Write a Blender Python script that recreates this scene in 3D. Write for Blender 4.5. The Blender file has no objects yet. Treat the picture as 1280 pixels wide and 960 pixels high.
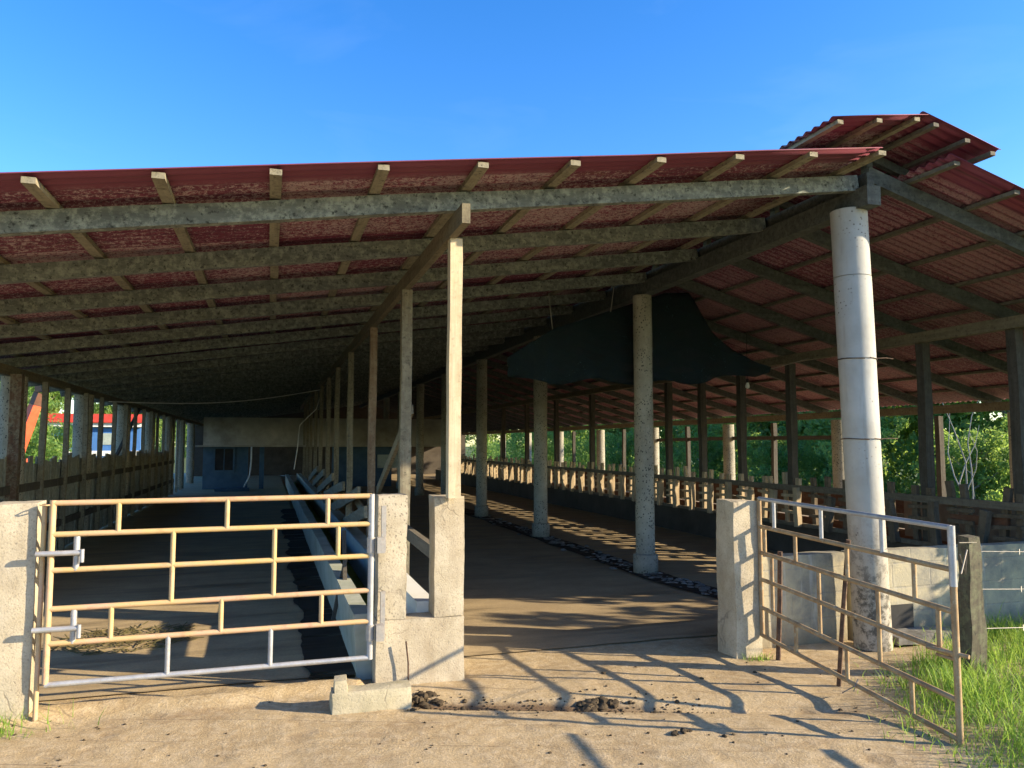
import bpy, math, random
from mathutils import Vector, Matrix, noise
R = math.radians
random.seed(11)
sc = bpy.context.scene
col = sc.collection

# ------------------------------------------------------------------ helpers
class MB:
    """collects shapes and links them as one mesh object"""
    def __init__(s): s.v=[]; s.f=[]; s.sm=[]
    def add(s, vs, fs, smooth=False):
        b=len(s.v); s.v += [tuple(v) for v in vs]
        for f in fs: s.f.append(tuple(i+b for i in f)); s.sm.append(smooth)
    def box(s, c, d, rot=None):
        vs=[]
        for z in (-.5,.5):
            for y in (-.5,.5):
                for x in (-.5,.5):
                    p=Vector((x*d[0],y*d[1],z*d[2]))
                    if rot: p=rot@p
                    vs.append(Vector(c)+p)
        s.add(vs,[(0,2,3,1),(4,5,7,6),(0,1,5,4),(2,6,7,3),(0,4,6,2),(1,3,7,5)])
    def beam(s, a, b, w, h, upv=(0,0,1), segs=1, wob=0, seed=0):
        """rectangular bar from a to b; w across, h along upv"""
        a=Vector(a); b=Vector(b); d=(b-a).normalized(); u=Vector(upv)
        if abs(d.dot(u))>.95: u=Vector((0,1,0))
        r=d.cross(u).normalized(); u=r.cross(d)
        vs=[]; fs=[]
        for i in range(segs+1):
            t=i/segs; p=a.lerp(b,t)
            if wob:
                q=noise.noise_vector(Vector((seed*7.3,t*3.1*max(1,(b-a).length/3),seed)))
                p=p+r*q.x*wob+u*q.y*wob
                k=1+.35*noise.noise(Vector((seed,t*5,3)))*min(1,wob/.02)
            else: k=1
            for x,y in ((-1,-1),(1,-1),(1,1),(-1,1)):
                vs.append(p+r*x*w/2*k+u*y*h/2*k)
        for i in range(segs):
            for j in range(4):
                k0=i*4+j; k1=i*4+(j+1)%4
                fs.append((k0,k1,k1+4,k0+4))
        n=segs*4
        fs += [(3,2,1,0),(n,n+1,n+2,n+3)]
        s.add(vs,fs)
    def tube(s, pts, r, n=10, caps=True, smooth=True):
        pts=[Vector(p) for p in pts]; m=len(pts)
        rs=r if isinstance(r,(list,tuple)) else [r]*m
        vs=[]; fs=[]; prev=None
        for i,p in enumerate(pts):
            d=(pts[min(i+1,m-1)]-pts[max(i-1,0)]).normalized()
            if prev is None:
                u=Vector((0,0,1)) if abs(d.z)<.9 else Vector((1,0,0))
                x=d.cross(u).normalized()
            else:
                x=(prev-d*prev.dot(d)).normalized()
            prev=x; y=d.cross(x)
            for k in range(n):
                a=2*math.pi*k/n
                vs.append(p+(x*math.cos(a)+y*math.sin(a))*rs[i])
        for i in range(m-1):
            for k in range(n):
                a=i*n+k; b=i*n+(k+1)%n
                fs.append((a,b,b+n,a+n))
        s.add(vs,fs,smooth)
        if caps:
            s.add(vs[:n],[tuple(range(n))[::-1]]); s.add(vs[-n:],[tuple(range(n))])
    def lathe(s, c, prof, n=32):
        vs=[]; fs=[]
        for r,z in prof:
            for k in range(n):
                a=2*math.pi*k/n; vs.append((c[0]+r*math.cos(a),c[1]+r*math.sin(a),c[2]+z))
        for i in range(len(prof)-1):
            for k in range(n):
                a=i*n+k; b=i*n+(k+1)%n; fs.append((a,b,b+n,a+n))
        s.add(vs,fs,True)
        s.add(vs[:n],[tuple(range(n))[::-1]]); s.add(vs[-n:],[tuple(range(n))])
    def rough(s, c, d, res=.06, amp=.008, seed=0, taper=1.0, fr=3.):
        """box with subdivided, uneven faces (old cast concrete)"""
        cx,cy,cz=c; n=[max(1,int(round(d[i]/res))) for i in range(3)]
        idx={}; vs=[]; fs=[]
        def vid(i,j,k):
            if (i,j,k) in idx: return idx[(i,j,k)]
            t=k/n[2]; tp=1+(taper-1)*t
            p=Vector(((i/n[0]-.5)*d[0]*tp,(j/n[1]-.5)*d[1]*tp,(k/n[2]-.5)*d[2]))
            e=sum((i in (0,n[0]),j in (0,n[1]),k in (0,n[2])))
            q=noise.noise_vector(p*fr+Vector((seed*3.7,seed,1)))*amp+noise.noise_vector(p*fr*4+Vector((seed,0,seed)))*amp*.45
            if e>=2:
                q=q-Vector((p.x/d[0],p.y/d[1],p.z/d[2]))*amp*(.5+1.2*abs(noise.noise(p*9+Vector((seed,2,2)))))
            vs.append(Vector(c)+p+q); idx[(i,j,k)]=len(vs)-1; return len(vs)-1
        for k in (0,n[2]):
            for i in range(n[0]):
                for j in range(n[1]):
                    f=(vid(i,j,k),vid(i+1,j,k),vid(i+1,j+1,k),vid(i,j+1,k)); fs.append(f if k else f[::-1])
        for j in (0,n[1]):
            for i in range(n[0]):
                for k in range(n[2]):
                    f=(vid(i,j,k),vid(i,j,k+1),vid(i+1,j,k+1),vid(i+1,j,k)); fs.append(f if j else f[::-1])
        for i in (0,n[0]):
            for j in range(n[1]):
                for k in range(n[2]):
                    f=(vid(i,j,k),vid(i,j+1,k),vid(i,j+1,k+1),vid(i,j,k+1)); fs.append(f if i else f[::-1])
        s.add(vs,fs,True)
    def build(s, name, mat, parent=None, kind=None):
        m=bpy.data.meshes.new(name); org=Vector((0,0,0))
        if parent is not None: org=parent['_o'] if '_o' in parent else Vector((0,0,0))
        m.from_pydata(s.v,[],s.f); m.polygons.foreach_set('use_smooth',s.sm); m.materials.append(mat); m.update(); m.set_sharp_from_angle(angle=R(48))
        o=bpy.data.objects.new(name,m); col.objects.link(o)
        if parent is not None: attach(o,parent)
        if kind: o['kind']=kind
        return o

def wpos(o):
    p=Vector(o.location)
    while o.parent: o=o.parent; p=p+Vector(o.location)
    return p
def attach(o,parent):
    """parent a mesh modelled in world coordinates without moving it"""
    o.parent=parent; o.location=Vector(o.location)-wpos(parent)
def thing(name,label,cat,loc=(0,0,0),group=None):
    o=bpy.data.objects.new(name,None); o.empty_display_size=.2; col.objects.link(o); o.location=loc
    o['label']=label; o['category']=cat
    if group: o['group']=group
    return o
def tag(o,label,cat,group=None):
    o['label']=label; o['category']=cat
    if group: o['group']=group
    return o
def copy_thing(root,loc,label,rz=0,scale=1):
    c=root.copy(); col.objects.link(c); c.location=loc; c.rotation_euler=(0,0,rz); c.scale=(scale,)*3; c['label']=label
    for ch in list(root.children):
        d=ch.copy(); col.objects.link(d); d.parent=c
    return c

# ------------------------------------------------------------------ materials
class NT:
    def __init__(s,name):
        m=bpy.data.materials.new(name); m.use_nodes=True; s.m=m; s.t=m.node_tree; s.n=s.t.nodes; s.l=s.t.links
        s.b=s.n['Principled BSDF']; s.pos=s.n.new('ShaderNodeNewGeometry').outputs['Position']
    def link(s,a,b): s.l.new(a,b)
    def scaled(s,sc_,src=None):
        x=s.n.new('ShaderNodeVectorMath'); x.operation='MULTIPLY'; s.link(src or s.pos,x.inputs[0]); x.inputs[1].default_value=sc_
        return x.outputs[0]
    def noise(s,scale,detail=5,rough=.6,vec=None,dist=0):
        x=s.n.new('ShaderNodeTexNoise'); x.inputs['Scale'].default_value=scale; x.inputs['Detail'].default_value=detail
        x.inputs['Roughness'].default_value=rough; x.inputs['Distortion'].default_value=dist
        s.link(vec or s.pos,x.inputs['Vector']); return x.outputs['Fac']
    def vor(s,scale,vec=None,feat='F1',out='Distance'):
        x=s.n.new('ShaderNodeTexVoronoi'); x.feature=feat; x.inputs['Scale'].default_value=scale
        s.link(vec or s.pos,x.inputs['Vector']); return x.outputs[out]
    def ramp(s,fac,stops):
        x=s.n.new('ShaderNodeValToRGB'); s.link(fac,x.inputs[0]); e=x.color_ramp.elements
        while len(e)<len(stops): e.new(.5)
        for i,(p,c) in enumerate(stops):
            e[i].position=p; e[i].color=(c,c,c,1) if isinstance(c,(int,float)) else (*c,1)
        return x.outputs[0]
    def mix(s,fac,a,b,mode='MIX'):
        x=s.n.new('ShaderNodeMix'); x.data_type='RGBA'; x.blend_type=mode
        for v,i in ((fac,0),(a,6),(b,7)):
            if isinstance(v,(int,float)): x.inputs[i].default_value=v if i==0 else (v,v,v,1)
            elif isinstance(v,tuple): x.inputs[i].default_value=(*v,1)
            else: s.link(v,x.inputs[i])
        return x.outputs[2]
    def math(s,op,a,b=0):
        x=s.n.new('ShaderNodeMath'); x.operation=op
        for v,i in ((a,0),(b,1)):
            if isinstance(v,(int,float)): x.inputs[i].default_value=v
            else: s.link(v,x.inputs[i])
        return x.outputs[0]
    def mapr(s,v,a,b,c=0,d=1):
        x=s.n.new('ShaderNodeMapRange'); s.link(v,x.inputs[0])
        for i,k in enumerate((a,b,c,d)): x.inputs[i+1].default_value=k
        return x.outputs[0]
    def xyz(s,i):
        x=s.n.new('ShaderNodeSeparateXYZ'); s.link(s.pos,x.inputs[0]); return x.outputs[i]
    def out(s,colr,rough=.85,bump=None,bs=.5,bd=.01,metal=0,spec=.3):
        if isinstance(colr,tuple): s.b.inputs['Base Color'].default_value=(*colr,1)
        else: s.link(colr,s.b.inputs['Base Color'])
        if isinstance(rough,(int,float)): s.b.inputs['Roughness'].default_value=rough
        else: s.link(rough,s.b.inputs['Roughness'])
        s.b.inputs['Metallic'].default_value=metal; s.b.inputs['Specular IOR Level'].default_value=spec
        if bump is not None:
            x=s.n.new('ShaderNodeBump'); x.inputs['Strength'].default_value=bs; x.inputs['Distance'].default_value=bd
            s.link(bump,x.inputs['Height']); s.link(x.outputs[0],s.b.inputs['Normal'])
        return s.m

def concrete(name,c0,c1,stain=(.10,.09,.07),stain_amt=.5,spots=0,moss=None,moss_z=.25,sc_=6,spotscale=38,crack=.4):
    t=NT(name)
    n1=t.noise(sc_,8,.65); n2=t.noise(2.3,7,.65,t.scaled((1,1,.5))); n3=t.noise(90,3,.7)
    c=t.mix(t.ramp(n1,[(.3,0),(.7,1)]),c0,c1)
    c=t.mix(t.math('MULTIPLY',t.ramp(n2,[(.48,0),(.72,1)]),stain_amt),c,stain)
    c=t.mix(.35,c,t.ramp(n3,[(.25,.35),(.75,1.0)]),'MULTIPLY')
    if spots:
        v=t.vor(spotscale,t.scaled((1,1,.8))); m=t.noise(3.5,4)
        k=t.math('MULTIPLY',t.ramp(v,[(.20,1),(.34,0)]),t.ramp(m,[(.36,0),(.54,1)]))
        c=t.mix(t.math('MULTIPLY',k,spots),c,(.035,.035,.03))
    if moss:
        z=t.mapr(t.math('ADD',t.xyz(2),t.math('MULTIPLY',t.noise(9,4),.35)),moss_z+.3,moss_z,0,1)
        c=t.mix(t.math('MULTIPLY',z,.8),c,moss)
    wv=t.n.new('ShaderNodeVectorMath'); wv.operation='ADD'; t.link(t.pos,wv.inputs[0])
    wn=t.n.new('ShaderNodeTexNoise'); wn.inputs['Scale'].default_value=5; wn.inputs['Detail'].default_value=5; t.link(t.pos,wn.inputs['Vector']); t.link(t.scaled((.22,.22,.22),wn.outputs['Color']),wv.inputs[1])
    cr=t.math('MULTIPLY',t.ramp(t.vor(2.6,wv.outputs[0],'DISTANCE_TO_EDGE'),[(0,1),(.006,.8),(.018,0)]),t.ramp(t.noise(1.9,3),[(.50,0),(.58,1)]))
    c=t.mix(t.math('MULTIPLY',cr,crack),c,(.07,.055,.04))
    pits=t.ramp(t.noise(45,4,.7),[(.30,0),(.48,1)])
    h=t.math('ADD',t.math('SUBTRACT',t.math('MULTIPLY',n1,.8),t.math('MULTIPLY',cr,crack)),t.math('ADD',t.math('MULTIPLY',pits,.35),t.math('MULTIPLY',n3,.35)))
    return t.out(c,.9,h,.45,.008)
def wood(name,axis,c0,c1,lichen=0,spots=0,lic=(.30,.33,.25)):
    t=NT(name); s=[26,26,26]; s[axis]=1.6
    g=t.noise(1,6,.65,t.scaled(tuple(s)),.4); b=t.noise(4,4)
    c=t.mix(t.ramp(g,[(.3,0),(.7,1)]),c0,c1)
    c=t.mix(.5,c,t.ramp(b,[(.3,.55),(.7,1.)]),'MULTIPLY')
    if lichen:
        k=t.ramp(t.noise(16,7,.75),[(.46,0),(.62,1)]); c=t.mix(t.math('MULTIPLY',k,lichen),c,lic)
    if spots:
        k=t.ramp(t.noise(30,5,.7),[(.55,0),(.66,1)]); c=t.mix(t.math('MULTIPLY',k,spots),c,(.025,.028,.024))
    return t.out(c,.85,g,.5,.006)

M={}
M['pier']=concrete('cast concrete',(.44,.375,.26),(.58,.51,.385),(.25,.19,.12),.7,.25,spotscale=60)
M['pier_lichen']=concrete('stained cast concrete',(.42,.365,.26),(.56,.495,.38),(.15,.13,.09),.8,.5,spotscale=50)
M['kerb']=concrete('mossy concrete',(.40,.36,.24),(.52,.46,.33),(.17,.15,.08),.6,.3)
M['column']=concrete('raw pipe concrete',(.32,.30,.235),(.45,.42,.335),(.15,.13,.10),.5,.95,(.03,.06,.025),.02,spotscale=34,crack=.15)
M['column_white']=None
M['wall']=None
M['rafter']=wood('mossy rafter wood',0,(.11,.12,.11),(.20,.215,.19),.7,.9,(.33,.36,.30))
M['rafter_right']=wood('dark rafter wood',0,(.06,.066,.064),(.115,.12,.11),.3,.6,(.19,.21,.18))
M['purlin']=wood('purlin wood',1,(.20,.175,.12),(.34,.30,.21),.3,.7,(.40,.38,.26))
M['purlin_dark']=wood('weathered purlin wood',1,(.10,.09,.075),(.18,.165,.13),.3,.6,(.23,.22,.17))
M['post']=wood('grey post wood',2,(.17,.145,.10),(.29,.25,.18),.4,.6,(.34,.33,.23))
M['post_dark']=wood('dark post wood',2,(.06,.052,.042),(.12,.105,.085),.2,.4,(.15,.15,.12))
M['post_rust']=wood('red brown post wood',2,(.10,.05,.03),(.18,.12,.08),.4,.6)
M['post_old']=wood('old mossy fence post',2,(.075,.065,.045),(.15,.13,.09),.5,.7,(.20,.22,.12))
M['post_warm']=wood('rusty brown stained post',2,(.19,.12,.075),(.29,.21,.145),.35,.5,(.33,.30,.22))
M['post_new']=wood('pale sawn post',2,(.50,.40,.25),(.66,.56,.38),.25,.25,(.62,.56,.42))
M['plate']=wood('sawn beam wood',1,(.14,.12,.08),(.24,.20,.13),.3,.6,(.28,.26,.17))
M['plank']=wood('plank wood',1,(.13,.11,.08),(.23,.195,.145),.25,.3,(.27,.25,.19))
M['brace']=wood('weathered brace wood',1,(.24,.21,.15),(.40,.35,.26),.3,.4,(.44,.42,.33))
M['stanchion']=wood('stanchion wood',2,(.40,.30,.18),(.62,.50,.33),.15,.2,(.62,.53,.38))
M['upright_near']=wood('brown stanchion wood',2,(.12,.09,.06),(.22,.17,.115),.2,.4,(.26,.22,.16))
M['red_plank']=wood('red brown plank',1,(.13,.055,.03),(.22,.10,.055),.1,.2)
M['board_grey']=wood('grey fence board',2,(.20,.21,.18),(.36,.36,.30),.45,.4,(.45,.47,.39))

def m_column_white():
    t=NT('whitewashed concrete'); n=t.noise(3,6); z=t.xyz(2)
    c=t.mix(t.ramp(n,[(.3,0),(.7,1)]),(.36,.36,.335),(.47,.47,.445))
    low=t.mapr(t.math('ADD',z,t.math('MULTIPLY',t.noise(2.5,5),1.1)),2.0,1.2,0,1)
    c=t.mix(t.math('MULTIPLY',low,.55),c,(.36,.30,.21))
    sp=t.math('MULTIPLY',t.ramp(t.vor(30),[(.15,1),(.27,0)]),t.ramp(t.noise(2.2,4),[(.50,0),(.62,1)]))
    c=t.mix(t.math('MULTIPLY',sp,.8),c,(.08,.06,.045))
    st=t.ramp(t.noise(1,5,.65,t.scaled((16,16,1.3))),[(.56,0),(.74,1)])
    c=t.mix(t.math('MULTIPLY',st,.5),c,(.24,.20,.145)); bt=t.ramp(t.noise(1.6,6,.7),[(.5,0),(.66,1)]); c=t.mix(t.math('MULTIPLY',bt,.45),c,(.30,.28,.24))
    bl=t.math('MULTIPLY',t.mapr(z,1.1,.4,0,1),t.ramp(t.noise(11,6,.75),[(.47,0),(.58,1)]))
    c=t.mix(t.math('MULTIPLY',bl,.85),c,(.06,.055,.045))
    return t.out(c,.75,t.noise(25,6,.7),.35,.006)
M['column_white']=m_column_white()
def m_wall():
    t=NT('limewashed block wall')
    x=t.n.new('ShaderNodeTexBrick'); t.link(t.scaled((1,1,1)),x.inputs['Vector'])
    mp=t.n.new('ShaderNodeCombineXYZ'); t.link(t.xyz(0),mp.inputs[0]); t.link(t.xyz(2),mp.inputs[1]); t.link(mp.outputs[0],x.inputs['Vector'])
    x.inputs['Scale'].default_value=1; x.inputs['Brick Width'].default_value=.40; x.inputs['Row Height'].default_value=.20
    x.inputs['Mortar Size'].default_value=.008; x.inputs['Mortar Smooth'].default_value=.4
    x.inputs['Color1'].default_value=(.33,.30,.22,1); x.inputs['Color2'].default_value=(.38,.345,.255,1); x.inputs['Mortar'].default_value=(.30,.28,.23,1)
    c=t.mix(t.ramp(t.noise(5,7,.7),[(.42,0),(.62,1)]),x.outputs['Color'],(.44,.385,.26))
    c=t.mix(t.math('MULTIPLY',t.ramp(t.noise(1.6,6,.7),[(.46,0),(.60,1)]),.75),c,(.155,.155,.15))
    st=t.ramp(t.noise(1,6,.65,t.scaled((11,11,.9))),[(.60,0),(.72,1)]); c=t.mix(t.math('MULTIPLY',st,.5),c,(.62,.60,.54))
    low=t.mapr(t.math('ADD',t.xyz(2),t.math('MULTIPLY',t.noise(6,4),.25)),.34,.12,0,1); c=t.mix(t.math('MULTIPLY',low,.6),c,(.22,.17,.09))
    h=t.math('ADD',t.math('MULTIPLY',x.outputs['Fac'],-.5),t.noise(40,6,.7))
    return t.out(c,.92,h,.55,.008)
M['wall']=m_wall()
def m_roof():
    t=NT('red painted corrugated sheet')
    # each sheet is about 0.76 m wide (along the barn) and 1.85 m long (down the slope)
    f=t.n.new('ShaderNodeVectorMath'); f.operation='FLOOR'; t.link(t.scaled((1/1.85,1/.76,0)),f.inputs[0])
    w=t.n.new('ShaderNodeTexWhiteNoise'); w.noise_dimensions='3D'; t.link(f.outputs[0],w.inputs['Vector'])
    base=t.mix(w.outputs['Value'],(.155,.034,.062),(.255,.060,.092))
    streak=t.noise(1,6,.7,t.scaled((1.6,38,1.6))); base=t.mix(t.ramp(streak,[(.35,0),(.7,1)]),base,(.10,.016,.038))
    base=t.mix(t.math('MULTIPLY',t.ramp(t.noise(2.6,5),[(.5,0),(.75,1)]),.4),base,(.085,.022,.042))
    ph=t.math('SINE',t.math('MULTIPLY',t.math('SUBTRACT',t.xyz(1),4.45),2*math.pi/.095))
    ridge=t.mapr(ph,-.6,.9,0,1)
    fl=t.noise(1,3,.9,t.scaled((30,60,30))); big=t.noise(.9,3)
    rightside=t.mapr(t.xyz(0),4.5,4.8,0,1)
    thr=t.math('ADD',t.math('MULTIPLY',w.outputs['Value'],.14),t.math('MULTIPLY',big,.22))
    thr=t.math('ADD',thr,t.math('MULTIPLY',t.math('SUBTRACT',ridge,.5),t.math('ADD',.03,t.math('MULTIPLY',rightside,.13))))
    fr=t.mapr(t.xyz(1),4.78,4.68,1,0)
    k=t.math('MULTIPLY',t.mapr(t.math('ADD',fl,t.math('SUBTRACT',thr,.16)),.51,.57,0,1),fr)
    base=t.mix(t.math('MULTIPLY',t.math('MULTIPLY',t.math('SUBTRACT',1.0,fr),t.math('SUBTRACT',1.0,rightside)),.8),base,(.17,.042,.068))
    base=t.mix(t.math('MULTIPLY',t.math('MULTIPLY',k,.8),t.math('SUBTRACT',1.0,t.math('MULTIPLY',rightside,.5))),base,(.44,.33,.33))  # pale flecks thinned on the right slope, painting in its deeper shade
    dk=t.ramp(t.noise(1,3,.9,t.scaled((36,70,36))),[(.55,0),(.62,1)]); base=t.mix(t.math('MULTIPLY',t.math('MULTIPLY',dk,fr),.75),base,(.045,.014,.024))
    for ax,per in ((1,.76),(0,1.85)):
        q=t.math('FRACT',t.math('DIVIDE',t.xyz(ax),per)); lap=t.ramp(q,[(0,1),(.012 if ax else .006,1),(.02 if ax else .010,0)])
        base=t.mix(t.math('MULTIPLY',lap,.6),base,(.05,.018,.025))
    rs=t.math('MULTIPLY',t.ramp(t.noise(1,5,.7,t.scaled((1.2,14,1.2))),[(.60,0),(.70,1)]),.55); base=t.mix(rs,base,(.16,.085,.06))
    return t.out(base,.6,t.noise(60,3),.15,.003,0,.35)
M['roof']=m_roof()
def m_paint(name,c0,c1,c2,rough=.45,metal=0,amt=.5,sc_=7):
    t=NT(name); n=t.noise(sc_,6,.7); n2=t.noise(55,3,.7)
    c=t.mix(t.ramp(n,[(.4,0),(.6,1)]),c0,c1)
    k=t.ramp(t.noise(sc_*2.3,7,.75),[(.54,0),(.63,1)]); c=t.mix(t.math('MULTIPLY',k,amt),c,c2)
    return t.out(c,rough,n2,.15,.002,metal,.4)
M['gate_cream']=m_paint('worn cream paint',(.54,.385,.15),(.53,.36,.20),(.36,.18,.09),.5,0,.35,4)
M['gate_pink']=m_paint('worn pinkish paint',(.53,.34,.22),(.52,.36,.17),(.34,.165,.09),.5,0,.4,5)
M['galv']=m_paint('galvanised steel',(.36,.365,.38),(.46,.46,.46),(.33,.26,.19),.42,.35,.35,9)
M['rust']=m_paint('rusty pipe',(.29,.185,.095),(.40,.285,.155),(.46,.40,.28),.7,.1,.6,8)
M['rust_dark']=m_paint('dark rusty steel',(.06,.035,.025),(.12,.07,.045),(.18,.12,.08),.8,.1,.6,12)
M['wire']=m_paint('old wire',(.20,.19,.17),(.27,.25,.22),(.30,.2,.13),.5,.3,.4,20)
M['cable']=m_paint('white cable',(.62,.60,.56),(.70,.69,.65),(.5,.45,.4),.5)
M['hinge']=m_paint('hinge steel',(.34,.33,.31),(.42,.39,.35),(.30,.18,.12),.5,.35,.4,30)

def m_ground():
    t=NT('trodden concrete yard'); n=t.noise(2.2,8,.7); f=t.noise(70,4,.75); m=t.noise(14,6,.7)
    c=t.mix(t.ramp(n,[(.3,0),(.7,1)]),(.35,.25,.13),(.56,.43,.245))
    c=t.mix(t.math('MULTIPLY',t.ramp(m,[(.45,0),(.62,1)]),.6),c,(.60,.48,.31))
    c=t.mix(.55,c,t.ramp(f,[(.30,.35),(.62,1)]),'MULTIPLY')
    pe=t.vor(55); k=t.math('MULTIPLY',t.ramp(pe,[(.12,1),(.22,0)]),t.ramp(t.noise(4,4),[(.5,0),(.62,1)]))
    c=t.mix(t.math('MULTIPLY',k,.6),c,(.13,.085,.05))
    d=t.ramp(t.noise(1.3,6,.65,t.scaled((.6,2.4,1))),[(.56,0),(.72,1)]); c=t.mix(t.math('MULTIPLY',d,.5),c,(.21,.13,.07))
    # thin dark sunken lines running across the apron
    wv=t.math('ADD',t.math('MULTIPLY',t.xyz(0),.36),t.math('ADD',t.xyz(1),t.math('MULTIPLY',t.noise(1.2,2),.05)))
    fr=t.math('FRACT',t.math('MULTIPLY',wv,2.9)); ln=t.ramp(fr,[(0,1),(.02,1),(.045,0)])
    ln=t.math('MULTIPLY',ln,t.ramp(t.noise(2.5,4),[(.42,0),(.6,1)])); c=t.mix(t.math('MULTIPLY',ln,.45),c,(.10,.065,.04))
    gd=t.math('ABSOLUTE',t.math('SUBTRACT',t.math('ADD',t.xyz(1),t.math('MULTIPLY',t.xyz(0),.347)),t.math('ADD',5.16,t.math('MULTIPLY',t.noise(3,4),.08))))
    gm=t.math('MULTIPLY',t.mapr(gd,.085,.03,0,1),t.math('MULTIPLY',t.mapr(t.xyz(0),.7,1.0,0,1),t.mapr(t.xyz(0),2.5,2.0,0,1)))
    c=t.mix(t.math('MULTIPLY',gm,.8),c,(.10,.055,.03))
    hp=t.vor(5.5,None,'SMOOTH_F1'); hpm=t.math('MULTIPLY',t.ramp(hp,[(.12,1),(.34,0)]),t.ramp(t.noise(1.7,4),[(.46,0),(.60,1)]))
    c=t.mix(t.math('MULTIPLY',hpm,.30),c,(.17,.11,.06)); m=t.math('SUBTRACT',m,t.math('MULTIPLY',hpm,.9))
    h=t.math('ADD',t.math('MULTIPLY',f,.6),t.math('ADD',t.math('MULTIPLY',m,.7),t.math('MULTIPLY',ln,-.5)))
    return t.out(c,.95,h,.7,.012)
M['yard']=m_ground()
def m_floor(name,c0,c1,dark,wet=.45):
    t=NT(name); n=t.noise(1.6,8,.68,t.scaled((1,1.6,1))); f=t.noise(60,4,.75); sx=t.noise(1,5,.6,t.scaled((.5,4.5,1)),.4)
    c=t.mix(t.ramp(n,[(.3,0),(.7,1)]),c0,c1)
    k=t.ramp(sx,[(.52,0),(.66,1)]); c=t.mix(t.math('MULTIPLY',k,.65),c,dark)
    c=t.mix(.5,c,t.ramp(f,[(.28,.5),(.6,1)]),'MULTIPLY')
    r=t.mapr(k,0,1,.9,wet)
    return t.out(c,r,t.math('ADD',n,t.math('MULTIPLY',f,.4)),.5,.01)
M['floor']=m_floor('dirty barn floor',(.28,.212,.125),(.44,.335,.195),(.12,.092,.058),.5)
M['lane']=m_floor('dirty lane floor',(.36,.27,.155),(.52,.40,.225),(.16,.12,.07),.55)
M['manure']=m_floor('wet manure',(.022,.017,.012),(.045,.034,.022),(.012,.01,.008),.25)
M['dung']=concrete('dried dung',(.05,.035,.02),(.11,.08,.045),(.02,.015,.01),.6)
M['stone']=concrete('wet rubble stone',(.12,.115,.10),(.34,.33,.30),(.035,.032,.03),.8,.3)
def m_field():
    t=NT('rough pasture'); n=t.noise(.8,8,.7); f=t.noise(25,5,.8)
    c=t.mix(t.ramp(n,[(.35,0),(.65,1)]),(.07,.11,.03),(.14,.17,.05)); c=t.mix(.6,c,t.ramp(f,[(.3,.4),(.65,1)]),'MULTIPLY')
    return t.out(c,.95,f,.8,.05)
M['field']=m_field()
def m_leaf(name,cols,trans=.55,sc_=1.2):
    t=NT(name); oi=t.n.new('ShaderNodeObjectInfo')
    n=t.noise(sc_,3); f=t.noise(9,2)
    c=t.mix(t.ramp(n,[(.38,0),(.62,1)]),cols[0],cols[1]); c=t.mix(t.math('MULTIPLY',t.ramp(f,[(.5,0),(.62,1)]),.6),c,cols[2])
    t.out(c,.5,spec=.35)
    tr=t.n.new('ShaderNodeBsdfTranslucent'); t.link(t.mix(.6,c,(.50,.66,.14)),tr.inputs[0])
    mx=t.n.new('ShaderNodeMixShader'); mx.inputs[0].default_value=trans; t.link(t.b.outputs[0],mx.inputs[1]); t.link(tr.outputs[0],mx.inputs[2])
    t.link(mx.outputs[0],t.n['Material Output'].inputs[0]); return t.m
M['leaf_dark']=m_leaf('dark leaves',[(.055,.14,.045),(.13,.25,.06),(.32,.45,.08)])
M['leaf_mid']=m_leaf('green leaves',[(.07,.17,.06),(.18,.32,.07),(.40,.50,.10)])
M['leaf_pale']=m_leaf('yellow green leaves',[(.09,.16,.04),(.15,.23,.05),(.24,.30,.07)])
M['grass']=m_leaf('grass blades',[(.12,.27,.03),(.21,.39,.05),(.36,.46,.09)],.5,3)
M['straw']=m_leaf('dry straw',[(.12,.10,.04),(.19,.15,.065),(.06,.065,.025)],.1,6)
M['bark_pale']=wood('pale dry bark',2,(.28,.27,.24),(.42,.40,.36),.2,.2)
M['bark']=wood('pale bark',2,(.20,.18,.15),(.36,.33,.28),.3,.4)

def plain(name,c0,c1,sc_=5,rough=.6,stain=(.08,.07,.05),amt=.4):
    t=NT(name); n=t.noise(sc_,6,.7); c=t.mix(t.ramp(n,[(.35,0),(.65,1)]),c0,c1)
    c=t.mix(t.math('MULTIPLY',t.ramp(t.noise(sc_*.6,6,.7),[(.52,0),(.68,1)]),amt),c,stain)
    return t.out(c,rough,t.noise(40,4),.2,.004)
M['trough']=plain('limewashed trough',(.34,.37,.30),(.46,.48,.42),3,.8,(.12,.15,.08),.6)
M['trough_blue']=plain('blue painted trough lining',(.20,.30,.36),(.27,.36,.41),3,.6,(.10,.14,.06),.4)
M['algae']=plain('green algae',(.16,.22,.03),(.26,.30,.05),6,.8,(.08,.10,.03),.5)
M['white']=plain('white paint',(.72,.72,.66),(.78,.77,.72),4,.7,(.40,.36,.26),.3)
M['net']=None
def m_net():
    t=NT('dark green shade net'); n=t.noise(2,5); c=t.mix(n,(.003,.011,.016),(.006,.020,.024))
    c=t.mix(t.math('MULTIPLY',t.ramp(t.noise(45,2),[(.62,0),(.70,1)]),.25),c,(.10,.16,.14)); t.out(c,.8,t.noise(60,3),.2,.004)
    tp=t.n.new('ShaderNodeBsdfTransparent'); mx=t.n.new('ShaderNodeMixShader'); t.link(t.mapr(t.noise(5,4),.35,.7,.10,.30),mx.inputs[0])
    t.link(t.b.outputs[0],mx.inputs[1]); t.link(tp.outputs[0],mx.inputs[2]); t.link(mx.outputs[0],t.n['Material Output'].inputs[0]); return t.m
M['net']=m_net()
M['orange']=plain('faded orange paint',(.62,.085,.03),(.70,.12,.045),4,.5,(.35,.08,.03),.3)
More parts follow.
